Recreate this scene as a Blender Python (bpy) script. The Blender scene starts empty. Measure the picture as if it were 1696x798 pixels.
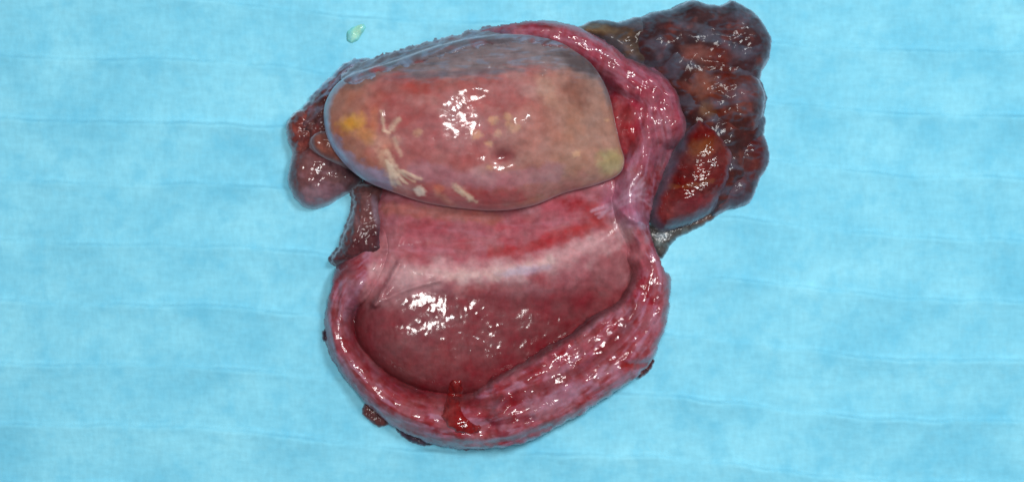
import bpy, bmesh, math
import numpy as np

S = 0.0002            # metres per drawing unit (the drawing plan is laid out in units of 0.2 mm)
CX, CY = 848.0, 399.0
scene = bpy.context.scene
col = scene.collection

# ------------------------------------------------------------------ camera, world, lamps, exposure
cam_d = bpy.data.cameras.new('camera')
cam = bpy.data.objects.new('camera', cam_d)
col.objects.link(cam)
CAM_H = 4000 * S
cam.location = (0, 0, CAM_H)
cam.rotation_euler = (0, 0, 0)
cam_d.sensor_width = 36
cam_d.lens = 36 * (4000 - 60) / 1696.0
cam_d.clip_start = 0.01
cam_d.clip_end = 20
cam_d.dof.use_dof = True
cam_d.dof.focus_distance = CAM_H - 85 * S
cam_d.dof.aperture_fstop = 5.0
scene.camera = cam

world = bpy.data.worlds.new('World')
scene.world = world
world.use_nodes = True
bg = world.node_tree.nodes['Background']
bg.inputs['Color'].default_value = (0.78, 0.9, 1.0, 1)
bg.inputs['Strength'].default_value = 0.2


def lamp(name, loc, size, power, color=(1, 1, 1), size_y=None, target=(0, 0, 0.01)):
    d = bpy.data.lights.new(name, 'AREA')
    d.shape = 'RECTANGLE'
    d.size = size
    d.size_y = size_y or size
    d.energy = power
    d.color = color
    o = bpy.data.objects.new(name, d)
    col.objects.link(o)
    o.location = loc
    v = o.location - __import__('mathutils').Vector(target)
    o.rotation_euler = v.to_track_quat('Z', 'Y').to_euler()
    return o


lamp('flash_lamp', (0.03, 0.085, 0.88), 0.16, 3.9, (1.0, 0.985, 0.96), 0.2)
lamp('overhead_lamp', (0.5, 0.4, 1.15), 0.22, 8.0, (0.93, 0.98, 1.0))

vs = scene.view_settings
vs.view_transform = 'Standard'
vs.look = 'None'
vs.exposure = 0.0
vs.gamma = 1.0
vs.use_curve_mapping = False
scene.cycles.filter_width = 1.6
scene.cycles.max_bounces = 8

# ------------------------------------------------------------------ numeric helpers
rng = np.random.default_rng(7)


def _hash(ix, iy, seed):
    ix = ix.astype(np.int64).astype(np.uint32)
    iy = iy.astype(np.int64).astype(np.uint32)
    h = ix * np.uint32(374761393) + iy * np.uint32(668265263) + np.uint32((seed * 2654435761) & 0xffffffff)
    h = (h ^ (h >> np.uint32(13))) * np.uint32(1274126177)
    h = h ^ (h >> np.uint32(16))
    h = (h * np.uint32(2246822519)) & np.uint32(0xffffffff)
    return h ^ (h >> np.uint32(15))


def noise(x, y, seed=0):
    """gradient noise, about -1..1"""
    x = np.asarray(x, float); y = np.asarray(y, float)
    x0 = np.floor(x); y0 = np.floor(y)
    fx = x - x0; fy = y - y0
    u = fx * fx * fx * (fx * (fx * 6 - 15) + 10)
    v = fy * fy * fy * (fy * (fy * 6 - 15) + 10)
    def g(dx, dy):
        a = _hash(x0 + dx, y0 + dy, seed).astype(float) * (2 * math.pi / 4294967296.0)
        return np.cos(a) * (fx - dx) + np.sin(a) * (fy - dy)
    n = (g(0, 0) * (1 - u) + g(1, 0) * u) * (1 - v) + (g(0, 1) * (1 - u) + g(1, 1) * u) * v
    return n * 1.5


def fbm(x, y, seed=0, octs=4, gain=0.5):
    s = 0; a = 1; t = 0
    for i in range(octs):
        s = s + a * noise(x * 2 ** i + 17.3 * i, y * 2 ** i - 9.1 * i, seed + i * 31)
        t += a; a *= gain
    return s / t * 1.3


def ridged(x, y, seed=0, octs=3):
    s = 0; a = 1; t = 0
    for i in range(octs):
        s = s + a * (1 - np.abs(noise(x * 2 ** i, y * 2 ** i, seed + i * 37)) * 2)
        t += a; a *= 0.5
    return s / t


def sst(a, b, x):
    t = np.clip((x - a) / (b - a), 0, 1)
    return t * t * (3 - 2 * t)


def cap(t):
    t = np.clip(t, 0, 1)
    return np.sqrt(np.maximum(0, 1 - (1 - t) ** 2))


def smax(a, b, k):
    h = np.clip(0.5 + 0.5 * (a - b) / k, 0, 1)
    return b + (a - b) * h + k * h * (1 - h)


def spline(pts, closed=True, step=6.0):
    P = np.array(pts, float)
    n = len(P)
    out = []
    rngi = range(n) if closed else range(n - 1)
    for i in rngi:
        if closed:
            p0, p1, p2, p3 = P[i - 1], P[i], P[(i + 1) % n], P[(i + 2) % n]
        else:
            p0, p1, p2, p3 = P[max(i - 1, 0)], P[i], P[i + 1], P[min(i + 2, n - 1)]
        m = max(1, int(np.hypot(*(p2 - p1)[:2]) / step))
        for j in range(m):
            t = j / m
            out.append(0.5 * ((2 * p1) + (-p0 + p2) * t + (2 * p0 - 5 * p1 + 4 * p2 - p3) * t * t
                              + (-p0 + 3 * p1 - 3 * p2 + p3) * t ** 3))
    if not closed:
        out.append(P[-1])
    return np.array(out)


def sdf(X, Y, poly):
    """signed distance, positive inside"""
    d2 = np.full(X.shape, 1e18)
    inside = np.zeros(X.shape, bool)
    n = len(poly)
    for i in range(n):
        ax, ay = poly[i]; bx, by = poly[(i + 1) % n]
        ex, ey = bx - ax, by - ay
        L = ex * ex + ey * ey + 1e-9
        wx = X - ax; wy = Y - ay
        t = np.clip((wx * ex + wy * ey) / L, 0, 1)
        dx = wx - ex * t; dy = wy - ey * t
        d2 = np.minimum(d2, dx * dx + dy * dy)
        if ay != by:
            c = ((ay > Y) != (by > Y)) & (X < ex * (Y - ay) / (by - ay) + ax)
            inside ^= c
    return np.where(inside, 1, -1) * np.sqrt(d2)


def along(X, Y, line):
    """distance to an open polyline, arc length and side there, and its other columns interpolated"""
    best = np.full(X.shape, 1e18)
    ncol = line.shape[1] - 2
    s = np.zeros(X.shape); side = np.zeros(X.shape)
    cols = [np.zeros(X.shape) for _ in range(ncol)]
    acc = 0.0
    for i in range(len(line) - 1):
        ax, ay = line[i, :2]; bx, by = line[i + 1, :2]
        ex, ey = bx - ax, by - ay
        L = math.hypot(ex, ey) + 1e-9
        wx = X - ax; wy = Y - ay
        t = np.clip((wx * ex + wy * ey) / (L * L), 0, 1)
        dx = wx - ex * t; dy = wy - ey * t
        d2 = dx * dx + dy * dy
        m = d2 < best
        best = np.where(m, d2, best)
        s = np.where(m, acc + t * L, s)
        side = np.where(m, (ex * wy - ey * wx) / L, side)
        for k in range(ncol):
            cols[k] = np.where(m, line[i, 2 + k] * (1 - t) + line[i + 1, 2 + k] * t, cols[k])
        acc += L
    return np.sqrt(best), s, side, cols


def L3(r, g, b):
    c = np.array([r, g, b], float) / 255
    return np.where(c <= 0.04045, c / 12.92, ((c + 0.055) / 1.055) ** 2.4)


class Paint:
    def __init__(self, X, Y, base):
        self.X = X; self.Y = Y
        self.c = np.ones(X.shape + (3,)) * L3(*base)
        self.w = np.ones(X.shape)          # wetness
    def lay(self, mask, rgb, k=1.0):
        m = np.clip(mask * k, 0, 1)[..., None]
        self.c = self.c * (1 - m) + L3(*rgb) * m
    def wet(self, mask, v):
        m = np.clip(mask, 0, 1)
        self.w = self.w * (1 - m) + v * m
    def blob(self, cx, cy, rx, ry, rgb, k=1.0, rot=0, soft=0.6, rough=0.25, ns=18.0, seed=3):
        a = math.radians(rot)
        dx = self.X - cx; dy = self.Y - cy
        u = (dx * math.cos(a) + dy * math.sin(a)) / rx
        v = (-dx * math.sin(a) + dy * math.cos(a)) / ry
        r = np.sqrt(u * u + v * v) + rough * fbm(self.X / ns, self.Y / ns, seed, 3) * 1.6
        self.lay(1 - sst(1 - soft, 1 + soft * 0.5, r), rgb, k)
    def stroke(self, pts, w, rgb, k=1.0, rough=0.3, ns=14.0, seed=5, soft=0.6):
        d, s, side, c = along(self.X, self.Y, spline(pts, False, 5))
        r = d / w + rough * fbm(self.X / ns, self.Y / ns, seed, 3) * 1.6
        self.lay(1 - sst(1 - soft, 1 + soft * 0.5, r), rgb, k)
    def mottle(self, rgb, k, sc, seed, lo=0.0, hi=0.5, sx=1.0, sy=1.0, mask=1.0, octs=4):
        n = fbm(self.X / (sc * sx), self.Y / (sc * sy), seed, octs)
        self.lay(sst(lo, hi, n) * mask, rgb, k)


def gauss(X, Y, cx, cy, r, ry=None):
    ry = ry or r
    return np.exp(-((X - cx) / r) ** 2 - ((Y - cy) / ry) ** 2)


# ------------------------------------------------------------------ scene-graph helpers
def link_mesh(name, V, F, mat, parent=None, colours=None, fill=True):
    me = bpy.data.meshes.new(name)
    me.from_pydata([], [], [])
    me.vertices.add(len(V))
    me.vertices.foreach_set('co', np.ascontiguousarray(V, np.float32).ravel())
    F = np.asarray(F, np.int32)
    me.loops.add(F.size)
    me.polygons.add(len(F))
    k = F.shape[1]
    me.polygons.foreach_set('loop_start', np.arange(0, F.size, k, dtype=np.int32))
    me.loops.foreach_set('vertex_index', F.ravel())
    me.update(calc_edges=True)
    if colours is not None:
        at = me.color_attributes.new('tissue', 'FLOAT_COLOR', 'POINT')
        at.data.foreach_set('color', np.ascontiguousarray(colours, np.float32).ravel())
    if fill:
        bm = bmesh.new(); bm.from_mesh(me)
        be = [e for e in bm.edges if e.is_boundary]
        if be:
            zf = min(v.co.z for v in bm.verts) - 0.0002
            ex = bmesh.ops.extrude_edge_only(bm, edges=be)['geom']
            for g in ex:
                if isinstance(g, bmesh.types.BMVert):
                    g.co.z = zf
            be = [g for g in ex if isinstance(g, bmesh.types.BMEdge) and g.is_boundary]
            bmesh.ops.holes_fill(bm, edges=be, sides=0)
        bm.to_mesh(me); bm.free()
    me.polygons.foreach_set('use_smooth', np.ones(len(me.polygons), bool))
    me.update()
    me.materials.append(mat)
    o = bpy.data.objects.new(name, me)
    col.objects.link(o)
    if parent is not None:
        o.parent = parent
    return o


def to_world(X, Y, Z):
    return np.stack([(X - CX) * S, (CY - Y) * S, Z * S], -1)


def field_part(name, outline, hfun, cfun, mat, parent, step=1.8, ragged=0.0, rs=14.0, seed=11, closed_pts=True, margin=12, sink=2.5):
    poly = spline(outline, True, 6)
    x0, y0 = poly.min(0) - margin; x1, y1 = poly.max(0) + margin
    nx = int((x1 - x0) / step) + 1; ny = int((y1 - y0) / step) + 1
    X, Y = np.meshgrid(np.linspace(x0, x1, nx), np.linspace(y0, y1, ny))
    d = sdf(X, Y, poly)
    if ragged:
        d = d + ragged * fbm(X / rs, Y / rs, seed, 4) * 1.5
    Z = hfun(X, Y, d)
    c, w = cfun(X, Y, d, Z)
    keep = d > -7
    q = keep[:-1, :-1] & keep[1:, :-1] & keep[:-1, 1:] & keep[1:, 1:]
    idx = np.arange(nx * ny).reshape(ny, nx)
    F = np.stack([idx[:-1, :-1][q], idx[1:, :-1][q], idx[1:, 1:][q], idx[:-1, 1:][q]], -1)
    used = np.unique(F)
    remap = np.full(nx * ny, -1); remap[used] = np.arange(len(used))
    V = to_world(X.ravel()[used], Y.ravel()[used], Z.ravel()[used])
    C4 = np.concatenate([c.reshape(-1, 3)[used], w.reshape(-1, 1)[used]], -1)
    return link_mesh(name, V, remap[F], mat, parent, C4)


# ------------------------------------------------------------------ materials
def tissue_material(name, sss=0.22, coat=0.75, bump=0.35, sheen=0.18, bump_scale=420.0, rough=0.5, streak=None, coat_rough=0.055):
    m = bpy.data.materials.new(name)
    m.use_nodes = True
    nt = m.node_tree; N = nt.nodes; K = nt.links
    bs = N['Principled BSDF']
    at = N.new('ShaderNodeAttribute'); at.attribute_name = 'tissue'
    tc = N.new('ShaderNodeTexCoord')
    mp = N.new('ShaderNodeMapping')
    if streak:
        mp.inputs['Scale'].default_value = streak
    K.new(tc.outputs['Object'], mp.inputs['Vector'])
    n1 = N.new('ShaderNodeTexNoise'); n1.inputs['Scale'].default_value = bump_scale; n1.inputs['Detail'].default_value = 3
    n2 = N.new('ShaderNodeTexNoise'); n2.inputs['Scale'].default_value = 130; n2.inputs['Detail'].default_value = 4
    n3 = N.new('ShaderNodeTexNoise'); n3.inputs['Scale'].default_value = 900; n3.inputs['Detail'].default_value = 2
    for n in (n1, n2, n3):
        K.new(mp.outputs[0], n.inputs['Vector'])
    # small colour variation of the tissue itself
    hsv = N.new('ShaderNodeHueSaturation')
    mr = N.new('ShaderNodeMapRange')
    mr.inputs['From Min'].default_value = 0.3; mr.inputs['From Max'].default_value = 0.7
    mr.inputs['To Min'].default_value = 0.82; mr.inputs['To Max'].default_value = 1.2
    K.new(n1.outputs['Fac'], mr.inputs['Value'])
    K.new(mr.outputs[0], hsv.inputs['Value'])
    ms = N.new('ShaderNodeMapRange')
    ms.inputs['From Min'].default_value = 0.3; ms.inputs['From Max'].default_value = 0.7
    ms.inputs['To Min'].default_value = 1.1; ms.inputs['To Max'].default_value = 0.88
    K.new(n2.outputs['Fac'], ms.inputs['Value'])
    K.new(ms.outputs[0], hsv.inputs['Saturation'])
    K.new(at.outputs['Color'], hsv.inputs['Color'])
    K.new(hsv.outputs[0], bs.inputs['Base Color'])
    bs.inputs['Roughness'].default_value = rough
    bs.inputs['Specular IOR Level'].default_value = 0.06
    bs.inputs['Subsurface Weight'].default_value = sss
    bs.inputs['Subsurface Radius'].default_value = (1.0, 0.36, 0.28)
    bs.inputs['Subsurface Scale'].default_value = 0.0014
    bs.inputs['Sheen Weight'].default_value = sheen
    bs.inputs['Sheen Roughness'].default_value = 0.35
    bs.inputs['Sheen Tint'].default_value = (0.66, 0.82, 1.0, 1)
    # wet film: broken, lumpy reflections
    mw = N.new('ShaderNodeMath'); mw.operation = 'MULTIPLY'; mw.inputs[1].default_value = coat
    K.new(at.outputs['Alpha'], mw.inputs[0])
    K.new(mw.outputs[0], bs.inputs['Coat Weight'])
    bs.inputs['Coat Roughness'].default_value = coat_rough
    bs.inputs['Coat IOR'].default_value = 1.55
    ad = N.new('ShaderNodeMath'); ad.operation = 'MULTIPLY_ADD'; ad.inputs[1].default_value = 0.2
    K.new(n3.outputs['Fac'], ad.inputs[0]); K.new(n1.outputs['Fac'], ad.inputs[2])
    bp = N.new('ShaderNodeBump'); bp.inputs['Strength'].default_value = bump; bp.inputs['Distance'].default_value = 0.0012
    K.new(ad.outputs[0], bp.inputs['Height'])
    K.new(bp.outputs[0], bs.inputs['Normal'])
    K.new(bp.outputs[0], bs.inputs['Coat Normal'])
    return m


M_WALL = tissue_material('wet_pink_tissue', bump=0.2, bump_scale=430, sheen=0.05)
M_LINING = tissue_material('smooth_lining', bump=0.08, bump_scale=400, sheen=0.02, coat_rough=0.12)
M_MASS = tissue_material('smooth_capsule', bump=0.035, bump_scale=330, sheen=0.22, sss=0.3, coat=0.8, coat_rough=0.14)
M_DARK = tissue_material('dark_tissue', bump=0.11, bump_scale=380, sheen=0.45, sss=0.12, coat=0.6)
M_CLOT = tissue_material('blood_clot', bump=0.17, bump_scale=430, sheen=0.12, sss=0.2, coat=0.9)


def drape_material():
    m = bpy.data.materials.new('nonwoven_cloth')
    m.use_nodes = True
    nt = m.node_tree; N = nt.nodes; K = nt.links
    bs = N['Principled BSDF']
    tc = N.new('ShaderNodeTexCoord')
    def nz(scale, detail, sc=(1, 1, 1), rough=0.5):
        mp = N.new('ShaderNodeMapping'); mp.inputs['Scale'].default_value = sc
        K.new(tc.outputs['Object'], mp.inputs['Vector'])
        n = N.new('ShaderNodeTexNoise'); n.inputs['Scale'].default_value = scale; n.inputs['Detail'].default_value = detail
        n.inputs['Roughness'].default_value = rough
        K.new(mp.outputs[0], n.inputs['Vector'])
        return n
    big = nz(28, 5, (1, 1.3, 1), 0.6)
    fx = nz(620, 3, (1, 0.4, 1)); fy = nz(580, 3, (0.4, 1, 1))
    wet = nz(110, 5, (1, 1, 1), 0.6)
    r = N.new('ShaderNodeValToRGB')
    r.color_ramp.elements[0].position = 0.3; r.color_ramp.elements[1].position = 0.72
    r.color_ramp.elements[0].color = (*L3(114, 199, 227), 1)
    r.color_ramp.elements[1].color = (*L3(150, 225, 245), 1)
    K.new(big.outputs['Fac'], r.inputs[0])
    add = N.new('ShaderNodeMath'); add.operation = 'ADD'
    K.new(fx.outputs['Fac'], add.inputs[0]); K.new(fy.outputs['Fac'], add.inputs[1])
    mr = N.new('ShaderNodeMapRange'); mr.inputs['From Min'].default_value = 0.7; mr.inputs['From Max'].default_value = 1.3
    mr.inputs['To Min'].default_value = 0.92; mr.inputs['To Max'].default_value = 1.05
    K.new(add.outputs[0], mr.inputs['Value'])
    hs = N.new('ShaderNodeHueSaturation')
    K.new(r.outputs[0], hs.inputs['Color']); K.new(mr.outputs[0], hs.inputs['Value'])
    w2 = N.new('ShaderNodeMapRange'); w2.inputs['From Min'].default_value = 0.5; w2.inputs['From Max'].default_value = 0.68
    w2.inputs['To Min'].default_value = 0.0; w2.inputs['To Max'].default_value = 0.45
    K.new(wet.outputs['Fac'], w2.inputs['Value'])
    mx = N.new('ShaderNodeMix'); mx.data_type = 'RGBA'
    K.new(w2.outputs[0], mx.inputs['Factor']); K.new(hs.outputs[0], mx.inputs['A'])
    mx.inputs['B'].default_value = (*L3(102, 194, 226), 1)
    K.new(mx.outputs['Result'], bs.inputs['Base Color'])
    bs.inputs['Roughness'].default_value = 0.8
    bs.inputs['Specular IOR Level'].default_value = 0.25
    bs.inputs['Sheen Weight'].default_value = 0.15
    bp = N.new('ShaderNodeBump'); bp.inputs['Strength'].default_value = 0.35; bp.inputs['Distance'].default_value = 0.0004
    K.new(add.outputs[0], bp.inputs['Height']); K.new(bp.outputs[0], bs.inputs['Normal'])
    return m


# ------------------------------------------------------------------ the drape
def axis(lo, hi, step, far):
    core = np.arange(lo, hi, step)
    out = []; g = step; p = hi
    while p < far:
        p += g; g *= 1.25; out.append(p)
    inn = []; g = step; p = lo
    while p > -far + 1600:
        p -= g; g *= 1.25; inn.append(p)
    return np.concatenate([inn[::-1], core, out])


def drape():
    gx = axis(-60, 1760, 3.5, 2600); gy = axis(-60, 860, 2.6, 2100)
    X, Y = np.meshgrid(gx, gy)
    Z = 2.2 * fbm(X / 260, Y / 200, 5, 3) + 0.5 * fbm(X / 50, Y / 60, 8, 3)
    for k in range(-12, 20):
        ph = rng.uniform(0, 6.28)
        yl = 421 + 102.8 * k + 0.064 * (X - 470) + 7 * np.sin(X / 118 + ph * 0.35 + 0.6) + 4 * noise(X / 70, X * 0 + k * 3.7, 21)
        t = Y - yl
        amp = np.clip(0.85 + 0.9 * noise(X / 110, X * 0 + k * 1.3, 22), 0.15, 1.6)
        # stitched quilting line: a soft swell, a narrow lip and a step down behind it
        tp = np.clip(t, 0, None)
        Z += amp * (-0.7 * np.exp(-(t + 5) ** 2 / 20.0) + 8.5 / (1 + np.exp(-np.clip(t / 1.5, -30, 30))) * np.exp(-tp / 26.0))
    Z = Z - 1.0
    ny, nx = X.shape
    idx = np.arange(nx * ny).reshape(ny, nx)
    F = np.stack([idx[:-1, :-1], idx[1:, :-1], idx[1:, 1:], idx[:-1, 1:]], -1).reshape(-1, 4)
    V = to_world(X.ravel(), Y.ravel(), Z.ravel())
    o = link_mesh('surgical_drape', V, F, drape_material(), None, None, fill=False)
    o['label'] = 'pale cyan quilted surgical drape spread flat under the wet red specimen'
    o['category'] = 'surgical drape'
    return o


drape()

# ------------------------------------------------------------------ the specimen
specimen = bpy.data.objects.new('organ_specimen', None)
col.objects.link(specimen)
specimen.empty_display_size = 0.01
specimen['label'] = 'wet red opened organ specimen with a smooth oval lump above a hollowed pouch'
specimen['category'] = 'organ specimen'

SAC = [(770, 62), (806, 47), (850, 40), (892, 34), (932, 38), (965, 50), (998, 66), (1022, 82), (1038, 97), (1066, 98), (1098, 104), (1121, 122), (1130, 150),
       (1131, 176), (1146, 190), (1144, 214), (1128, 240), (1104, 285), (1086, 330), (1077, 370), (1082, 400), (1092, 430), (1104, 450),
       (1113, 462), (1111, 500), (1104, 540), (1092, 575), (1083, 602), (1062, 622), (1020, 650), (975, 680), (930, 705), (885, 728),
       (835, 742), (785, 748), (740, 745), (690, 730), (645, 706), (605, 672), (570, 632), (546, 595), (534, 555), (536, 515),
       (546, 475), (556, 440), (580, 410), (608, 385), (620, 345), (600, 300), (590, 240), (600, 180), (640, 130), (700, 95)]
RIDGE = spline([(790, 64, 20, 60), (860, 56, 28, 96), (925, 62, 32, 104), (985, 90, 34, 100), (1035, 124, 36, 92), (1080, 160, 42, 90), (1095, 205, 46, 84)], False, 10)
RIM = spline([(1080, 190, 64, 84, 1.9), (1064, 250, 66, 90, 1.9), (1048, 310, 72, 94, 1.9), (1046, 362, 66, 94, 1.9), (1066, 412, 38, 84, 2.2), (1080, 460, 35, 80, 3.0), (1066, 518, 48, 88, 3.8),
              (1034, 562, 62, 92, 5.2), (988, 599, 64, 95, 5.6), (930, 635, 64, 97, 5.6), (876, 665, 64, 96, 5.0), (826, 688, 60, 94, 3.8), (770, 700, 48, 88, 2.4),
              (700, 690, 44, 80, 2.2), (640, 660, 36, 70, 2.2), (594, 615, 30, 62, 2.2), (562, 562, 27, 56, 2.2), (561, 508, 27, 56, 2.2), (584, 468, 40, 62, 2.8), (612, 440, 36, 56, 2.6), (636, 408, 34, 50, 2.4), (650, 370, 30, 44, 2.4)], False, 10)
LINING = [(620, 330), (700, 250), (900, 240), (1060, 270), (1088, 320), (1078, 390), (1060, 440), (1046, 496), (1014, 553), (960, 600), (889, 634), (823, 654),
          (761, 660), (700, 651), (645, 626), (604, 592), (584, 556), (586, 518), (600, 480), (612, 436), (616, 380)]


def sac_fields(X, Y, d):
    dr, s, side, (r, h, en) = along(X, Y, RIM)
    dq, sq, sideq, (rq, hq) = along(X, Y, RIDGE)
    dl = sdf(X, Y, spline(LINING, True, 6))
    return dr, s, side, r, h, en, dq, sq, sideq, rq, hq, dl


_F = {}


def sac_surface(X, Y, d):
    f = sac_fields(X, Y, d); _F['sac'] = f
    dr, s, side, r, h, en, dq, sq, sideq, rq, hq, dl = f
    wob = 1 + 0.12 * fbm(X / 60, Y / 60, 41, 3) + 0.05 * fbm(X / 17, Y / 17, 42, 2)
    def tube(dd, rr, hh, n):
        t = np.clip(dd / (rr * wob), 0, 1.0)
        mw = 1 - sst(1.95, 2.3, n)
        pr = np.sqrt(np.maximum(0, 1 - t ** n)) * (1 - mw) + (0.5 + 0.5 * np.cos(math.pi * t)) * mw
        return np.where(dd < rr * wob, hh * pr, -(dd - rr * wob) * 2.0)
    z = np.where(d > 0, 30 * cap(d / 30), d * 2.5) - 45 * sst(-24, -4, dl) * sst(430, 480, Y)
    lift = 1 + 0.15 * np.clip(side / r, -1.2, 1.2) * sst(2.4, 3.4, en) + 0.06 * fbm(s / 70, side / 60, 47, 3)
    z = smax(z, tube(dr, r, h * lift, en), 9)
    z = np.where(d > -1, smax(z, tube(dq, rq, hq, 2.4), 10), z)
    yr = 455 - 0.0012 * np.clip(X - 780, 0, None) ** 2 - 0.0006 * np.clip(720 - X, 0, None) ** 2
    lin = 6 + 62 * cap(np.clip(dl, 0, 66) / 66)
    lin = lin + (11 * gauss(X, Y, 672, 552, 75, 42) - 0.13 * np.clip(X - 740, 0, None) * sst(420, 520, Y)) * sst(0, 60, dl)
    lin = lin - 12 * np.exp(-((Y - yr + 56) / 26) ** 2) * sst(630, 700, X) * (1 - sst(960, 1030, X))
    lin = lin + 7 * np.exp(-((Y - yr) / 20) ** 2) * sst(640, 700, X) * (1 - sst(980, 1050, X))
    lin = np.where(dl > 0, lin, 2 + dl * 1.4)
    diff = lin - z
    z = smax(z, lin, 7)
    z = z + 4.5 * np.exp(-((dr - (r - 10)) / 5.0) ** 2) * (side > 0) * sst(2.8, 3.4, en)
    # fleshy area right of the smooth lump
    z = smax(z, 78 * np.sqrt(np.maximum(0, 1 - ((X - 1045) / 60) ** 2 - ((Y - 205) / 80) ** 2)), 10)
    for (cx, cy, rr, a) in ((1100, 138, 22, 12), (1118, 160, 10, 10), (1080, 120, 18, 6), (1128, 200, 16, 12), (1060, 330, 22, -6), (1055, 358, 14, 7),
                            (1030, 352, 12, 6), (900, 48, 20, 6), (1098, 470, 12, 8), (600, 470, 26, 14), (1005, 340, 16, -10), (840, 352, 30, -16),
                            (800, 715, 18, -9), (812, 690, 14, -8), (846, 706, 26, 7), (1060, 606, 14, -6)):
        z = z + a * gauss(X, Y, cx, cy, rr)
    # folds with a sharp crest
    for pts, a, w in (([(622, 504), (642, 472), (662, 437)], 10, 6), ([(622, 504), (670, 480), (728, 464)], 7, 5), ([(812, 690), (826, 672), (836, 655)], 9, 7),
                      ([(1016, 335), (1040, 362), (1074, 372)], 6, 5),
                      ([(1030, 150), (1052, 190), (1075, 230)], 6, 9), ([(540, 520), (552, 560), (560, 600)], 4, 5), ([(760, 722), (850, 715), (940, 680)], 4, 8),
                      ([(1040, 470), (1052, 500), (1034, 540)], 4, 6)):
        dd = along(X, Y, spline(pts, False, 6))[0]
        z = z + a * np.exp(-(dd / w) ** 2)
    for pts, a, w in (([(815, 700), (850, 690), (880, 688)], 6, 6), ([(1035, 602), (1085, 602)], 7, 6), ([(770, 735), (850, 728), (910, 705)], 5, 5),
                      ([(640, 675), (700, 672)], 2, 8), ([(1050, 400), (1054, 430), (1048, 470)], 4, 6), ([(560, 470), (556, 520)], 5, 7)):
        dd = along(X, Y, spline(pts, False, 6))[0]
        z = z - a * np.exp(-(dd / w) ** 2)
    onrim = np.exp(-(dr / (r - 3)) ** 8)
    z = z + onrim * (2.4 * fbm(s / 44, side / 15, 51, 3) + 4.5 * fbm(s / 60, side / 48, 56, 2) + 0.9 * sst(-0.1, 0.4, fbm(X / 60, Y / 60, 57, 2)) * fbm(X / 10, Y / 10, 52, 2) + 0.35 * fbm(X / 9, Y / 9, 58, 2)) * (0.55 + 0.45 * sst(700, 800, X))
    z = z + (1 - onrim) * (1.6 * fbm(X / 44, Y / 44, 53, 3) + 0.22 * fbm(X / 8, Y / 11, 54, 2) + 0.55 * sst(0.0, 0.4, fbm(X / 70, Y / 50, 59, 2)) * fbm(X / 11, Y / 13, 60, 2))
    lump = sst(985, 1035, X) * (1 - sst(270, 330, Y)) * sst(4, 20, d)
    z = z + lump * (7 * fbm(X / 40, Y / 40, 48, 3))
    onq = np.exp(-(dq / (rq + 4)) ** 4)
    z = z + onq * 4 * fbm(X / 36, Y / 36, 49, 2)
    z = z + onq * 2.0 * fbm(sq / 30, sideq / 10, 55, 3)
    z = np.where(d < 0, np.minimum(z, d * 2.5 + 4), z)
    return z, diff


def sac_h(X, Y, d):
    z, diff = sac_surface(X, Y, d)
    _F['grid'] = (X, Y, z)
    inn = sst(-2, 6, _F['sac'][-1])
    return z - 7 * sst(5, 14, diff) * inn


def lining_h(X, Y, d0):
    z, diff = sac_surface(X, Y, sdf(X, Y, spline(SAC, True, 6)))
    z = z - 7 * (1 - sst(0, 8, diff))
    return np.where(d0 < 14, z - 3 - (14 - d0) * 0.6, z)


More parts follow.
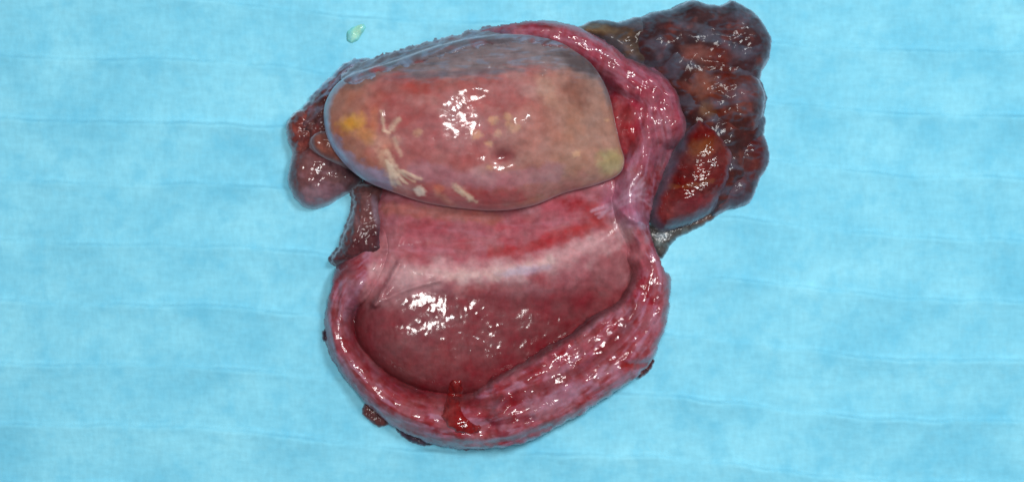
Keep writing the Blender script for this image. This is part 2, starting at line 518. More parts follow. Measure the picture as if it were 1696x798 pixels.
def sac_c(X, Y, d, Z):
    dr, s, side, r, h, en, dq, sq, sideq, rq, hq, dl = _F['sac']
    p = Paint(X, Y, (166, 84, 92))
    st = fbm(s / 55, side / 9, 61, 4)
    p.lay(sst(0.0, 0.35, st), (190, 136, 156), 0.62)
    st2 = fbm(s / 45, side / 12, 62, 4)
    p.lay(sst(0.08, 0.4, st2), (146, 36, 40), 0.8)
    p.mottle((150, 40, 44), 0.7, 22, 70, 0.1, 0.45)
    p.mottle((190, 140, 156), 0.5, 40, 63, 0.1, 0.6)
    # inner edge of the rim is redder
    p.lay(sst(-10, 30, d - 60) * (1 - sst(-18, 6, dl)), (142, 40, 44), 0.55)
    # lining
    inn = sst(-4, 6, dl) * (1 - sst(980, 1045, X) * (1 - sst(375, 420, Y)))
    inn = inn * np.where(en > 3.0, sst(-14, -2, dr - r), 1.0)
    p.lay(inn, (176, 106, 112))
    p.lay(inn * gauss(X, Y, 680, 545, 120, 80), (190, 136, 140), 0.6)
    p.lay(inn * gauss(X, Y, 700, 588, 95, 38), (198, 150, 144), 0.55)  # lighter paint to offset the shade on the lower-left slope
    n = fbm((X + 5 * noise(X / 40, Y / 30, 3)) / 9, Y / 40, 64, 4)
    p.lay(inn * sst(0.05, 0.5, n) * sst(445, 480, Y), (170, 120, 130), 0.42)
    p.lay(inn * sst(0.05, 0.5, fbm((X + 5 * noise(X / 40, Y / 30, 4)) / 7, Y / 30, 65, 4)) * sst(445, 480, Y), (122, 56, 66), 0.4)
    p.mottle((182, 142, 148), 0.8, 70, 66, -0.25, 0.4, 1.5, 1, inn * sst(440, 480, Y))
    p.lay(inn * sst(-30, 0, -dl) * sst(480, 550, Y + 0.15 * (X - 600)), (130, 42, 44), 0.8)  # pooled blood, with the trough's shade painted into the red
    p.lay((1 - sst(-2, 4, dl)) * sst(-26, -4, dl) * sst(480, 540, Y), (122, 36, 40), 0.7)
    p.lay((side > 0) * sst(-9, -2, dr - r) * sst(440, 500, Y), (112, 30, 36), 0.85)  # rim's inner flank painted darker, carrying the trough's shade
    p.lay(inn * gauss((X - 915) * 0.89 - (Y - 560) * 0.45, (X - 915) * 0.45 + (Y - 560) * 0.89, 0, 0, 150, 42), (108, 30, 36), 0.95)  # shade beside the lower-right rim painted into the lining colour
    p.wet(inn * sst(-75, -30, -dl) * sst(-6, 4, dl) * sst(480, 520, Y), 0.0)
    p.blob(1010, 450, 40, 60, (140, 72, 74), 0.6, 20)
    # bed of the smooth lump
    yr = 455 - 0.0012 * np.clip(X - 780, 0, None) ** 2 - 0.0006 * np.clip(720 - X, 0, None) ** 2
    band = inn * (1 - sst(-26, -4, Y - yr + 8 * fbm(X / 50, Y / 30, 39, 3)))
    p.lay(band, (164, 90, 97), 0.9)
    p.lay(band * sst(0.0, 0.5, fbm(X / 60, Y / 14, 67, 4)), (176, 112, 122), 0.55)
    p.lay(band * sst(0.1, 0.5, fbm(X / 50, Y / 20, 68, 3)), (154, 62, 64), 0.4)
    p.stroke([(640, 345), (720, 352), (820, 362)], 12, (150, 92, 66), 0.45)
    p.stroke([(636, 446), (700, 453), (780, 454), (850, 448), (920, 430), (985, 402), (1030, 388)], 22, (196, 150, 150), 0.75, 0.6, 30, 5, 0.9)
    p.stroke([(690, 454), (780, 457), (850, 450), (910, 434)], 10, (208, 174, 166), 0.6, 0.6, 18, 5, 0.9)
    p.blob(868, 448, 40, 9, (184, 166, 186), 0.6, -8)
    p.blob(680, 475, 70, 22, (186, 136, 138), 0.55, -20)
    p.stroke([(760, 480), (810, 474), (860, 476)], 9, (158, 66, 66), 0.4, 0.4, 20, 5, 0.9)
    p.stroke([(820, 420), (880, 408), (930, 388), (985, 366)], 12, (164, 56, 54), 0.65, 0.6, 20, 5, 0.9)
    p.stroke([(930, 400), (975, 375), (1010, 378)], 9, (160, 58, 58), 0.5, 0.6, 20, 5, 0.9)
    p.stroke([(945, 338), (975, 345), (990, 358)], 13, (152, 38, 40), 0.6, 0.4, 14, 5, 0.9)
    p.blob(895, 462, 24, 12, (160, 60, 62), 0.35, 20, 1.0)
    # right-hand column
    p.blob(1040, 195, 38, 60, (164, 46, 50), 0.85, 10)
    p.blob(1035, 330, 34, 40, (180, 124, 146), 0.65)
    p.blob(1075, 240, 20, 50, (180, 110, 128), 0.5, 15)
    p.blob(1048, 365, 28, 14, (186, 146, 168), 0.5)
    for q in range(7):
        p.stroke([(980 + 6 * q, 350 - 2 * q + (q % 3) * 7), (1022 + 4 * q, 330 - q + (q % 2) * 10), (1060 + 3 * q, 286 + 9 * q)], 2.6, (196, 152, 168), 0.55, 0.5, 16, 90 + q, 0.9)
    p.blob(1090, 118, 42, 22, (140, 120, 142), 0.75, 15)
    p.blob(1105, 165, 26, 30, (150, 84, 104), 0.6)
    p.stroke([(1050, 165), (1090, 150), (1115, 165)], 7, (140, 40, 52), 0.7)
    # ridge behind the lump
    onq = 1 - sst(0.7, 1.2, dq / rq)
    p.lay(onq, (164, 72, 86), 0.7)
    p.lay(onq * sst(0.0, 0.4, fbm(sq / 50, sideq / 9, 69, 3)), (178, 116, 132), 0.6)
    p.blob(905, 48, 17, 6, (128, 22, 26), 0.9, 8)
    p.blob(868, 45, 16, 6, (140, 40, 44), 0.7)
    p.blob(815, 62, 40, 12, (112, 108, 126), 0.7, -10)
    # cuts and smears on the rim
    p.stroke([(1030, 602), (1062, 606), (1084, 600)], 6, (152, 34, 26), 0.85)
    p.stroke([(815, 700), (855, 692), (884, 690)], 5, (120, 22, 34), 0.8)
    p.stroke([(600, 640), (700, 665), (760, 664)], 9, (160, 52, 54), 0.5)
    p.blob(930, 655, 60, 18, (182, 138, 156), 0.55, -32)
    p.blob(580, 500, 14, 40, (150, 108, 124), 0.5, 15)
    p.blob(566, 445, 26, 22, (116, 60, 66), 0.7, -30)
    p.lay(1 - sst(0, 9, d), (126, 96, 116), 0.4)
    p.wet(inn * sst(560, 610, Y) * 0.8, 0.4)
    p.wet(inn * (1 - sst(0, 26, Y - yr)), 0.015)
    p.wet(gauss(X, Y, 640, 480, 50, 50) * inn, 0.9)
    p.wet(sst(880, 960, X) * inn * sst(430, 480, Y), 0.0)
    p.c = p.c * (np.array([0.80, 0.74, 0.80]) + inn[..., None] * np.array([0.15, 0.2, 0.18]))
    return p.c, p.w


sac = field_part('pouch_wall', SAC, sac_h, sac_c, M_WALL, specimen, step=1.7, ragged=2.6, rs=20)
sac['label'] = 'thick glossy pink rim curling round the opened pouch'
lc = np.array(LINING, float)
lo = lc + (lc - lc.mean(0)) / np.linalg.norm(lc - lc.mean(0), axis=1)[:, None] * 22
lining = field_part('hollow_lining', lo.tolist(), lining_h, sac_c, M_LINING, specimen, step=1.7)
lining['label'] = 'smooth mauve pink inner lining of the hollow with a pale band across it'

# ---- smooth oval lump
MASS = [(539, 205), (540, 175), (556, 145), (582, 126), (620, 114), (665, 100), (715, 82), (770, 68), (830, 60), (890, 62), (935, 76), (968, 98),
        (992, 126), (1008, 160), (1017, 200), (1026, 240), (1033, 268), (1022, 291), (985, 307), (935, 320), (885, 340), (830, 349), (770, 346),
        (705, 336), (650, 318), (606, 300), (572, 272), (548, 238)]


def mass_paint(X, Y):
    p = Paint(X, Y, (164, 90, 88))
    p.mottle((152, 74, 74), 0.4, 60, 71, 0.0, 0.5)
    p.mottle((180, 128, 122), 0.5, 50, 72, 0.05, 0.5, 1.4, 1)
    # right-hand end is olive-pink
    p.lay(sst(830, 950, X + 0.25 * (Y - 200) + 14 * fbm(X / 40, Y / 40, 73, 3)), (162, 118, 100), 0.8)
    p.blob(1010, 270, 26, 26, (160, 140, 100), 0.8)
    p.blob(905, 155, 16, 30, (178, 134, 116), 0.55, -20)
    p.blob(955, 155, 26, 36, (120, 66, 54), 0.6, -25)
    p.blob(900, 312, 90, 16, (160, 92, 92), 0.6, -12)
    # lower face
    p.stroke([(690, 285), (770, 298), (850, 300), (920, 285)], 16, (168, 112, 122), 0.55, 0.4, 30)
    p.stroke([(700, 322), (780, 332), (860, 328)], 13, (160, 66, 70), 0.6)
    p.blob(680, 190, 50, 36, (158, 74, 72), 0.55)
    p.blob(760, 220, 70, 40, (172, 106, 108), 0.6)
    p.blob(870, 230, 60, 50, (178, 120, 110), 0.5)
    p.blob(700, 150, 110, 14, (150, 70, 62), 0.6, -6)
    p.blob(835, 262, 20, 13, (126, 42, 50), 0.7, 0, 0.8)
    # left end
    p.lay(1 - sst(575, 665, X + 12 * fbm(X / 30, Y / 30, 74, 3) - 0.15 * (Y - 200)), (160, 100, 80), 0.85)
    p.blob(587, 208, 24, 15, (206, 142, 62), 0.85, -25, 0.7, 0.35)
    p.blob(612, 228, 20, 14, (196, 130, 78), 0.6, 20)
    p.blob(625, 205, 8, 26, (186, 112, 84), 0.5)
    p.blob(598, 138, 40, 14, (124, 92, 84), 0.7, -22)
    p.stroke([(546, 240), (572, 268), (600, 288), (640, 304)], 19, (136, 126, 152), 0.75, 0.35)
    p.stroke([(541, 205), (543, 178), (556, 150), (582, 130)], 9, (140, 156, 176), 0.7, 0.2)  # grazing blue reflection painted along the lump's left edge, both strokes
    p.stroke([(541, 205), (550, 238), (574, 268)], 7, (146, 160, 186), 0.7, 0.2)
    # grey film over the far side, with its grazing sheen painted into the colour
    edge = 134 - 0.03 * (X - 600) + np.where(X > 880, 0.0011 * (X - 880) ** 2, 0) + 20 * sst(660, 580, X) * 0
    edge = np.interp(X, [560, 600, 640, 700, 760, 820, 860, 900, 940, 980, 1020], [112, 118, 122, 138, 132, 130, 120, 116, 122, 136, 150])
    g = 1 - sst(-17, 17, Y - edge + 11 * fbm(X / 26, Y / 9, 75, 4))
    p.lay(g, (124, 108, 110), 0.95)
    p.lay(g * sst(0.0, 0.4, fbm(X / 30, Y / 6, 76, 4)), (122, 126, 142), 0.55)
    p.lay(g * sst(0.1, 0.5, fbm(X / 60, Y / 9, 77, 4)), (84, 72, 74), 0.5)
    p.blob(960, 108, 40, 17, (72, 60, 60), 0.7, 28)
    p.blob(650, 116, 50, 9, (124, 98, 80), 0.5, -12)
    p.blob(900, 70, 50, 9, (118, 134, 154), 0.6, 8)
    p.blob(760, 128, 120, 6, (96, 84, 92), 0.5, -3)
    p.blob(1005, 155, 10, 26, (104, 100, 104), 0.7, -10)
    # pale feathery deposits
    W = (214, 178, 154)
    def feather(pts, w, k=0.9, rgb=W, rough=0.28):
        p.stroke(pts, w, rgb, k * 0.72, rough + 0.12, 9, 78, 1.0)
    feather([(636, 190), (639, 205), (641, 221)], 3.2, 0.8)
    feather([(663, 203), (657, 213), (649, 222)], 5.5, 0.85)
    feather([(641, 221), (650, 224)], 2.5, 0.7)
    p.blob(642, 240, 22, 15, (204, 136, 118), 0.65, 0, 0.8, 0.3, 12)
    feather([(658, 232), (662, 246), (668, 260)], 4, 0.6)
    feather([(636, 254), (643, 272), (654, 292)], 10, 0.7, (210, 166, 140))
    feather([(646, 256), (654, 272), (662, 290)], 6, 0.7)
    for q in range(9):
        x1 = 652 + q * 3.2; yy = 309 - q * 0.9 + (q % 3) * 2
        feather([(643 + q, 268 + q * 0.8), (648 + q * 1.6, 288), (x1, yy)], 1.7, 0.85)
    feather([(664, 284), (682, 292), (701, 299)], 3.4, 0.95)
    feather([(666, 287), (680, 298), (690, 303)], 2.2, 0.9)
    feather([(668, 284), (690, 293)], 2, 0.8)
    p.blob(698, 318, 10, 8, (226, 196, 180), 0.95, 20, 0.5, 0.2, 8)
    feather([(755, 310), (768, 320), (780, 330)], 5.5, 0.9)
    feather([(766, 318), (778, 328), (789, 335)], 3.5, 0.9)
    feather([(756, 316), (770, 326)], 2.5, 0.7)
    feather([(726, 318), (738, 330), (752, 342)], 6, 0.5, (206, 140, 110))
    p.blob(728, 314, 10, 7, (196, 104, 84), 0.7)
    for cx, cy, rr, k in ((697, 225, 8, .5), (790, 228, 10, .55), (810, 242, 7, .6), (812, 280, 7, .5), (818, 204, 9, .6), (842, 200, 10, .65), (850, 216, 12, .5),
                          (953, 258, 8, .6), (826, 226, 8, .4), (1003, 202, 5, .5)):
        p.blob(cx, cy, rr, rr * 0.8, (214, 158, 122), k, 0, 0.8, 0.4, 9)
    p.wet(g, 0.12)
    p.c = p.c * np.array([0.97, 1.04, 1.06])
    return p


def make_mass():
    P = spline(MASS, True, 2.2)
    n = len(P)
    # smooth the outline a little
    c = np.array([795.0, 208.0])
    rho = np.concatenate([np.sin(np.linspace(0, math.pi / 2, 190)) ** 0.92])
    m = len(rho)
    R, I = np.meshgrid(rho[1:], np.arange(n), indexing='ij')
    X = c[0] + (P[I, 0] - c[0]) * R
    Y = c[1] + (P[I, 1] - c[1]) * R
    def prof(R):
        return np.sqrt(np.maximum(0, 1 - R ** 2.5))
    def relief(X, Y, R):
        e = 1 - R ** 6
        z = -13 * gauss(X, Y, 835, 262, 22, 14) + 5 * gauss(X, Y, 732, 195, 40, 44) + 19 * gauss(X, Y, 862, 208, 60, 46) - 8 * gauss(X, Y, 800, 195, 34, 60)
        z = z - 0.0011 * np.clip(X - 870, 0, None) ** 2 + 5 * gauss(X, Y, 788, 152, 20, 10)
        z = z - 9 * gauss(X, Y, 640, 250, 24, 40) + 6 * gauss(X, Y, 590, 200, 40, 40) + 5 * gauss(X, Y, 1005, 268, 24, 24)
        z = z + 2.5 * fbm(X / 60, Y / 50, 81, 3) + 0.55 * fbm(X / 18, Y / 14, 82, 3)
        z = z + 1.6 * fbm(X / 30, Y / 9, 83, 4) * (1 - sst(110, 140, Y))
        z = z + 1.0 * np.clip(fbm(X / 7, Y / 9, 84, 2), 0, 1) * gauss(X, Y, 850, 215, 60, 30)
        for pts, a, w in (([(637, 192), (641, 222)], 1.6, 4), ([(640, 262), (660, 298)], 2.5, 9), ([(758, 312), (786, 334)], 1.6, 5), ([(664, 284), (700, 300)], 1.6, 4), ([(697, 317), (700, 319)], 2.5, 7)):
            z = z + a * np.exp(-(along(X, Y, spline(pts, False, 6))[0] / w) ** 2)
        return z * e
    zc = 84
    Zt = zc + 74 * prof(R) + relief(X, Y, R)
    Zb = zc - 58 * prof(R)
    ctop = zc + 74 + float(relief(np.array([c[0]]), np.array([c[1]]), np.array([0.0]))[0])
    V = [to_world(X.ravel(), Y.ravel(), Zt.ravel())]
    nt = X.size
    # coarse underside: every 6th ring
    rb = list(range(0, m - 2, 6))
    V.append(to_world(X[rb].ravel(), Y[rb].ravel(), Zb[rb].ravel()))
    V.append(to_world(np.array([c[0], c[0]]), np.array([c[1], c[1]]), np.array([ctop, zc - 58])))
    V = np.concatenate(V)
    p = mass_paint(X, Y)
    cc = np.concatenate([p.c.reshape(-1, 3), p.w.reshape(-1, 1)], 1)
    cb = np.concatenate([np.tile(L3(140, 60, 62), (len(rb) * n, 1)), np.ones((len(rb) * n, 1))], 1)
    cx = np.tile(np.append(L3(160, 84, 84), 1.0), (2, 1))
    C4 = np.concatenate([cc, cb, cx])
    j = np.arange(n); j2 = (j + 1) % n
    F = []
    for k in range(m - 2):
        a = k * n; b = (k + 1) * n
        F.append(np.stack([a + j, a + j2, b + j2, b + j], -1))
    top_outer = (m - 2) * n
    for q in range(len(rb) - 1):
        a = nt + q * n; b = nt + (q + 1) * n
        F.append(np.stack([a + j, b + j, b + j2, a + j2], -1))
    a = nt + (len(rb) - 1) * n
    F.append(np.stack([a + j, top_outer + j, top_outer + j2, a + j2], -1))
    F = np.concatenate(F)
    # the two caps as quads folded to triangles
    Tt = np.stack([np.full(n, nt + len(rb) * n), j2 * 0 + j2, j, ], -1)
    Tb = np.stack([np.full(n, nt + len(rb) * n + 1), nt + j, nt + j2], -1)
    me = bpy.data.meshes.new('smooth_lump')
    tri = np.concatenate([Tt, Tb])
    allF = F.tolist() + tri.tolist()
    me.from_pydata(V.tolist(), [], allF)
    at = me.color_attributes.new('tissue', 'FLOAT_COLOR', 'POINT')
    at.data.foreach_set('color', np.ascontiguousarray(C4, np.float32).ravel())
    bm = bmesh.new(); bm.from_mesh(me)
    bmesh.ops.recalc_face_normals(bm, faces=bm.faces)
    bm.to_mesh(me); bm.free()
    me.polygons.foreach_set('use_smooth', np.ones(len(me.polygons), bool))
    me.materials.append(M_MASS)
    o = bpy.data.objects.new('smooth_lump', me)
    col.objects.link(o); o.parent = specimen
    o['label'] = 'smooth pink oval lump with pale feathery flecks and a grey film with painted sheen along its top'
    return o


make_mass()


# ---- generic lumps
def dome(R, H, z0=0.0, n=2.0, rel=0.0, rs=20.0, seed=90, tilt=(0, 0), extra=None):
    def f(X, Y, d):
        t = np.clip(d / R, 0, 1)
        z = z0 + H * np.maximum(0, 1 - (1 - t) ** n) ** (1 / n)
        z = z + tilt[0] * (X - X.mean()) * t + tilt[1] * (Y - Y.mean()) * t
        if rel:
            z = z + rel * fbm(X / rs, Y / rs, seed, 4) * np.clip(t * 3, 0, 1)
        if extra:
            z = z + extra(X, Y) * np.clip(t * 3, 0, 1)
        return np.where(d < 0, z0 + d * 2.5, z)
    return f


def flap_c(X, Y, d, Z):
    p = Paint(X, Y, (94, 50, 48))
    p.mottle((126, 52, 48), 0.7, 26, 101, 0.0, 0.4)
    p.mottle((60, 34, 38), 0.7, 22, 102, 0.05, 0.4)
    u = X * 0.77 - Y * 0.64; v = X * 0.64 + Y * 0.77
    r = ridged(u / 46, v / 13, 103, 3)
    p.lay(sst(0.3, 0.75, r) * (1 - sst(130, 220, Y)), (124, 142, 168), 0.85)
    p.lay(1 - sst(1, 9, d), (110, 134, 160), 0.6)
    p.blob(626, 122, 14, 9, (150, 62, 60), 0.9)
    p.stroke([(560, 180), (552, 200), (548, 225)], 9, (66, 30, 32), 0.6)
    return p.c, p.w * 0.7


flap = field_part('membrane_flap', [(486, 196), (505, 165), (528, 138), (548, 118), (566, 101), (600, 93), (640, 90), (690, 84), (722, 70), (760, 64), (800, 50), (822, 46), (836, 60),
                                    (760, 95), (690, 118), (640, 140), (600, 165), (590, 210), (580, 262), (560, 268), (530, 250), (505, 240), (488, 225)],
                  dome(34, 50, 0, 2.0, 6, 18, 105, extra=lambda X, Y: 6 * ridged((X * 0.77 - Y * 0.64) / 40, (X * 0.64 + Y * 0.77) / 13, 103, 3)), flap_c, M_DARK, specimen, step=1.8, ragged=3.0, rs=16, seed=12)
flap['label'] = 'dark brown flap veined with bluish strands along the upper left edge'


def nod_c(X, Y, d, Z):
    p = Paint(X, Y, (116, 58, 54))
    p.mottle((140, 74, 66), 0.6, 14, 111, 0, 0.4)
    p.mottle((78, 36, 38), 0.6, 16, 112, 0, 0.4)
    p.lay(1 - sst(0, 7, d), (110, 84, 90), 0.5)
    return p.c, p.w


field_part('nodule', [(469, 214), (474, 196), (486, 182), (504, 178), (522, 186), (530, 205), (524, 228), (512, 252), (498, 268), (484, 258), (475, 238)],
           dome(24, 46, 4, 2, 5, 13, 113), nod_c, M_DARK, specimen, step=1.5, ragged=1.5, rs=10, seed=13)


def lobe_c(X, Y, d, Z):
    p = Paint(X, Y, (106, 66, 68))
    p.mottle((84, 48, 54), 0.7, 26, 121, 0, 0.4)
    p.mottle((128, 92, 100), 0.6, 20, 122, 0, 0.5)
    p.blob(528, 325, 48, 22, (138, 104, 116), 0.75, -12)
    p.blob(510, 275, 18, 28, (120, 64, 62), 0.6)
    p.stroke([(545, 258), (575, 280), (592, 296)], 12, (76, 50, 60), 0.6)
    p.lay(1 - sst(0, 8, d), (92, 84, 100), 0.5)
    return p.c, p.w


field_part('lobe', [(476, 262), (486, 246), (510, 236), (540, 240), (570, 262), (592, 284), (596, 300), (580, 314), (560, 326), (542, 338), (518, 345), (496, 340), (480, 322), (472, 295)],
           dome(42, 56, 0, 2.1, 4, 20, 123), lobe_c, M_DARK, specimen, step=1.5, ragged=1.2, rs=16, seed=14)


def tongue_c(X, Y, d, Z):
    p = Paint(X, Y, (124, 68, 58))
    p.mottle((146, 86, 72), 0.6, 12, 131, 0, 0.4)
    p.lay(1 - sst(0, 6, d), (140, 124, 132), 0.7)
    return p.c, p.w * 0.7


field_part('tongue_fold', [(514, 236), (520, 222), (536, 217), (556, 222), (580, 244), (600, 280), (580, 276), (548, 266), (526, 254)],
           dome(16, 22, 50, 2, 2, 12, 133), tongue_c, M_DARK, specimen, step=1.4, seed=15)


def ped_c(X, Y, d, Z):
    p = Paint(X, Y, (122, 76, 76))
    p.mottle((142, 104, 110), 0.6, 24, 141, 0, 0.4, 0.6, 1.6)
    p.lay(sst(365, 400, Y + 0.5 * (X - 600)), (92, 40, 46), 0.85)
    p.blob(634, 400, 12, 34, (92, 74, 90), 0.75, 8)
    p.blob(622, 350, 6, 30, (150, 128, 146), 0.6, -8)
    p.mottle((70, 30, 36), 0.6, 18, 142, 0.0, 0.4, mask=sst(370, 400, Y))
    p.c = p.c * 0.72
    return p.c, p.w * 0.6


field_part('pedicle', [(582, 312), (600, 304), (634, 308), (630, 335), (641, 362), (634, 390), (646, 412), (634, 428), (616, 432), (598, 428), (574, 436), (556, 438), (543, 429), (556, 417), (563, 403), (568, 385), (578, 360), (583, 335)],
           dome(28, 38, 16, 2, 5, 22, 143, extra=lambda X, Y: 3 * ridged(X / 26, Y / 60, 144, 2) - 8 * gauss(X, Y, 632, 345, 9, 40)), ped_c, M_DARK, specimen, step=1.5, ragged=2.0, rs=9, seed=16)


# ---- right-hand dark lobe
def rlobe_c(X, Y, d, Z):
    p = Paint(X, Y, (112, 28, 26))
    p.mottle((84, 18, 20), 0.7, 30, 151, 0, 0.4)
    p.mottle((140, 46, 38), 0.6, 26, 152, 0.05, 0.5)
    p.blob(1162, 245, 26, 18, (132, 74, 40), 0.75, -20)
    p.blob(1190, 240, 16, 12, (110, 46, 34), 0.6)
    p.stroke([(1110, 310), (1140, 308), (1180, 300)], 4, (142, 88, 56), 0.45, 0.6)
    p.blob(1150, 340, 50, 18, (130, 62, 70), 0.6, -18)
    p.blob(1095, 350, 16, 26, (140, 34, 34), 0.7, 10)
    e = 1 - sst(3, 22, d + 9 * fbm(X / 30, Y / 30, 153, 3))
    p.lay(e, (92, 108, 128), 0.75)  # bluish membrane edge, with grazing reflection painted into its colour
    p.stroke([(1176, 196), (1198, 214), (1212, 236), (1220, 262), (1212, 300)], 6, (108, 130, 150), 0.6, 0.5)
    p.c = p.c * np.array([0.76, 0.72, 0.74])
    p.w = p.w * 0.55
    return p.c, p.w


rl = field_part('dark_lobe', [(1076, 362), (1082, 330), (1098, 290), (1118, 250), (1136, 212), (1150, 186), (1172, 190), (1192, 204), (1208, 222), (1221, 244), (1225, 264), (1219, 296), (1204, 324),
                              (1186, 348), (1160, 366), (1128, 378), (1098, 384)],
                dome(52, 72, 4, 2.2, 2.5, 34, 154, extra=lambda X, Y: 3 * ridged(X / 50, Y / 26, 155, 3)), rlobe_c, M_CLOT, specimen, step=1.6, ragged=1.2, rs=16, seed=17)
rl['label'] = 'dark red glassy lobe with a bluish grey edge'


def back_c(seed, base=(62, 46, 50), warm=(112, 62, 48), cool=(74, 92, 106), wk=0.6):
    def f(X, Y, d, Z):
        p = Paint(X, Y, base)
        p.mottle(warm, wk, 32, seed, 0.0, 0.4)
        p.mottle((48, 32, 34), 0.55, 44, seed + 1, 0.0, 0.5)
        r = ridged(X / 44 + Y / 90, Y / 20, seed + 2, 3)
        p.lay(sst(0.55, 0.9, r), cool, 0.55)
        p.lay(1 - sst(1, 16, d), (98, 112, 128), 0.55)  # blue-grey membrane rim, edge sheen painted in with it
        p.lay(sst(-0.1, 0.5, fbm(X / 60, Y / 30, seed + 5, 3)), (96, 108, 124), 0.5)
        p.blob(1155, 90, 30, 14, (150, 92, 80), 0.6, 12)
        p.blob(1165, 140, 22, 26, (140, 76, 54), 0.75)
        p.blob(1172, 180, 14, 16, (128, 96, 66), 0.6)
        p.blob(1190, 95, 30, 20, (118, 46, 32), 0.5)
        p.blob(1205, 140, 10, 34, (96, 34, 24), 0.6, -14)
        p.c = p.c * np.array([0.78, 0.66, 0.68])
        p.w = p.w * 0.45
        p.blob(985, 44, 34, 10, (112, 88, 62), 0.8, 10)
        return p.c, p.w * 0.6
    return f


rr = lambda sd, a=7: (lambda X, Y: 0.55 * a * ridged(X / 60 + Y / 110, Y / 40, sd, 2))
BACK = [
    ([(1060, 60), (1110, 30), (1180, 20), (1240, 40), (1268, 90), (1262, 150), (1272, 200), (1256, 260), (1238, 312), (1196, 350), (1150, 330), (1130, 240), (1090, 140)], (60, 58, 0), 263, (72, 38, 36), (118, 58, 48), 36),
    ([(946, 52), (965, 38), (995, 29), (1030, 30), (1066, 24), (1090, 40), (1092, 84), (1078, 112), (1040, 112), (1010, 92), (985, 68)], (34, 50, 0), 161, (84, 70, 58), (120, 88, 56), 18),
    ([(1040, 54), (1070, 24), (1108, 14), (1150, -4), (1196, 6), (1222, -2), (1262, 22), (1282, 64), (1270, 112), (1236, 140), (1190, 132), (1130, 120), (1090, 118), (1052, 98)], (60, 64, 4), 171, (74, 46, 48), (122, 62, 54), 19),
    ([(1124, 122), (1148, 100), (1190, 94), (1226, 104), (1256, 122), (1272, 150), (1268, 190), (1254, 222), (1222, 232), (1190, 218), (1160, 198), (1134, 178)], (56, 62, 10), 181, (98, 46, 36), (140, 70, 50), 20),
    ([(1190, 226), (1214, 208), (1244, 202), (1272, 222), (1280, 262), (1262, 300), (1248, 334), (1216, 346), (1180, 360), (1186, 310)], (38, 42, 0), 191, (92, 38, 36), (126, 64, 54), 21)]
for pts, (rad, hh, zz), sd, base, warm, rsd in BACK:
    field_part('dark_lobe', pts, dome(rad, hh, zz, 2, 2.5, 38, sd + 2, extra=rr(sd + 5)), back_c(sd, base, warm), M_DARK, specimen, ragged=3.5, rs=34, seed=rsd)


def skirt_c(X, Y, d, Z):
    p = Paint(X, Y, (78, 76, 74))
    p.mottle((110, 120, 120), 0.7, 18, 211, 0, 0.4)
    p.mottle((52, 40, 38), 0.7, 18, 212, 0, 0.4)
    p.blob(1100, 390, 14, 8, (130, 140, 146), 0.7)
    p.blob(1180, 362, 26, 10, (104, 74, 66), 0.7, -20)
    p.lay(1 - sst(0, 4, d), (96, 128, 136), 0.6)
    return p.c, p.w * 0.7


sk = field_part('membrane_skirt', [(1070, 372), (1110, 372), (1160, 358), (1196, 340), (1204, 346), (1180, 366), (1150, 382), (1126, 394), (1110, 412), (1100, 428), (1088, 420), (1076, 395)],
                dome(14, 16, 0, 2, 3, 14, 213), skirt_c, M_DARK, specimen, step=1.5, ragged=1.5, rs=10, seed=23)


# ---- grey film running from the top of the lump to the flap behind it
_MP = spline(MASS, True, 3)
_MA = np.arctan2(_MP[:, 1] - 208, _MP[:, 0] - 795); _MR = np.hypot(_MP[:, 0] - 795, _MP[:, 1] - 208)
_MO = np.argsort(_MA); _MA = _MA[_MO]; _MR = _MR[_MO]


def lump_top(X, Y):
    rho = np.hypot(X - 795, Y - 208) / np.interp(np.arctan2(Y - 208, X - 795), _MA, _MR, period=2 * math.pi)
    return np.where(rho < 1, 84 + 74 * np.sqrt(np.maximum(0, 1 - rho ** 2.5)), 84 - 46 * (1 - np.exp(-(rho - 1) * 9)))


def film_h(X, Y, d):
    fib = ridged((X * 0.94 - Y * 0.34) / 60, (X * 0.34 + Y * 0.94) / 11, 251, 3)
    z = lump_top(X, Y) - 1.5 + 4.5 * cap(d / 16) + 3.0 * fib * np.clip(d / 8, 0, 1)
    return np.where(d < 0, lump_top(X, Y) - 1.5 + d * 1.6, z)


def film_c(X, Y, d, Z):
    p = Paint(X, Y, (112, 100, 104))
    fib = ridged((X * 0.94 - Y * 0.34) / 60, (X * 0.34 + Y * 0.94) / 11, 251, 3)
    p.mottle((132, 66, 62), 0.6, 30, 252, 0.0, 0.4, 1.6, 0.6)
    p.mottle((74, 64, 68), 0.6, 26, 253, 0.0, 0.4, 1.8, 0.5)
    p.lay(sst(0.35, 0.8, fib), (124, 138, 158), 0.7)
    p.blob(628, 118, 13, 8, (150, 62, 60), 0.9)
    return p.c * np.array([0.97, 1.0, 1.04]), p.w * 0.2


film = field_part('grey_film', [(572, 128), (600, 108), (650, 90), (700, 76), (760, 60), (806, 50), (850, 48), (905, 54), (948, 72), (930, 86), (880, 76), (830, 80), (780, 86), (740, 98), (700, 110), (660, 118), (625, 130), (590, 146)],
                  film_h, film_c, M_DARK, specimen, step=1.6, ragged=5.0, rs=16, seed=37)
film['label'] = 'stringy grey film stretched along the top edge of the oval lump'


# ---- clot lying over the rim, small tags
def under_rim(X, Y):
    GX, GY, GZ = _F['grid']
    fx = (X - GX[0, 0]) / (GX[0, 1] - GX[0, 0]); fy = (Y - GY[0, 0]) / (GY[1, 0] - GY[0, 0])
    ix = np.clip(fx.astype(int), 0, GX.shape[1] - 2); iy = np.clip(fy.astype(int), 0, GX.shape[0] - 2)
    u = fx - ix; v = fy - iy
    return (GZ[iy, ix] * (1 - u) + GZ[iy, ix + 1] * u) * (1 - v) + (GZ[iy + 1, ix] * (1 - u) + GZ[iy + 1, ix + 1] * u) * v


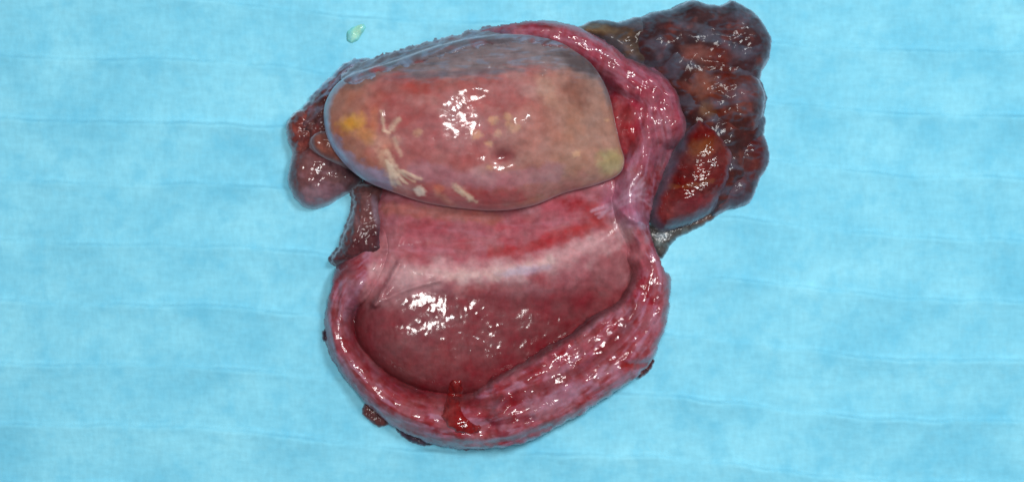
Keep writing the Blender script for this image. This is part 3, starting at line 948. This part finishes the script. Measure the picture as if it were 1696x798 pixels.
def clot_h(X, Y, d):
    u = under_rim(X, Y)
    z = u - 1 + 8 * cap(d / 12) + 0.9 * fbm(X / 10, Y / 10, 221, 3) * np.clip(d / 6, 0, 1)
    return np.where(d < 0, u - 2 + d * 1.2, z)


def clot_c(X, Y, d, Z):
    p = Paint(X, Y, (126, 18, 18))
    p.mottle((92, 10, 14), 0.7, 14, 222, 0, 0.4, 0.6, 1.4)
    p.mottle((134, 40, 38), 0.5, 12, 223, 0, 0.5)
    return p.c, p.w


cl = field_part('blood_clot', [(744, 636), (752, 628), (763, 630), (767, 646), (763, 664), (766, 682), (778, 694), (798, 706), (792, 715), (772, 716), (754, 711), (741, 702), (734, 686), (738, 660)],
                clot_h, clot_c, M_CLOT, specimen, step=1.4, ragged=2.2, rs=11, seed=24)
cl['label'] = 'dark red strip of clot running over the lower rim'


def tag_c(base):
    def f(X, Y, d, Z):
        p = Paint(X, Y, base)
        p.mottle(tuple(int(v * 0.65) for v in base), 0.7, 8, 231, 0, 0.4)
        return p.c, p.w * 0.6
    return f


for pts, base, H, seed in (
        ([(598, 676), (610, 664), (632, 680), (652, 696), (640, 708), (624, 711), (608, 700), (596, 690)], (104, 62, 62), 12, 25),
        ([(1102, 456), (1110, 454), (1116, 464), (1112, 474), (1102, 472)], (120, 36, 42), 26, 26),
        ([(800, 50), (812, 40), (820, 46), (822, 58), (806, 60)], (130, 52, 44), 34, 27),
        ([(718, 84), (730, 68), (756, 66), (770, 60), (776, 70), (744, 80), (724, 90)], (126, 54, 46), 34, 28),
        ([(528, 550), (534, 546), (540, 554), (538, 568), (530, 566)], (70, 46, 58), 16, 29),
        ([(1056, 622), (1070, 604), (1082, 594), (1088, 600), (1080, 616), (1062, 630)], (84, 34, 36), 16, 30),
        ([(650, 702), (700, 726), (720, 736), (700, 743), (664, 728)], (74, 58, 74), 12, 31),
        ):
    field_part('tissue_tag', pts, dome(7, H, 0, 2, 2, 6, 233 + seed), tag_c(base), M_DARK, specimen, step=1.2, ragged=1.2, rs=7, seed=seed)


# ------------------------------------------------------------------ fatty shred on the drape
def frag_c(X, Y, d, Z):
    p = Paint(X, Y, (122, 202, 204))
    p.blob(588, 48, 7, 18, (172, 218, 184), 0.65, 25)
    p.lay(1 - sst(0, 4, d), (110, 190, 176), 0.7)
    return p.c, p.w * 0.25


fr = field_part('fat_shred', [(570, 62), (570, 48), (578, 40), (590, 34), (602, 32), (603, 42), (596, 52), (588, 64), (578, 67)],
                dome(10, 6, 0.5, 2, 1.2, 8, 241), frag_c, tissue_material('fat', bump=0.2, sss=0.4, coat=0.5, sheen=0.05), None, step=1.2, ragged=1.2, rs=9, seed=33)
fr['label'] = 'tiny pale yellow green shred lying on the cyan drape above the specimen'
fr['category'] = 'tissue shred'
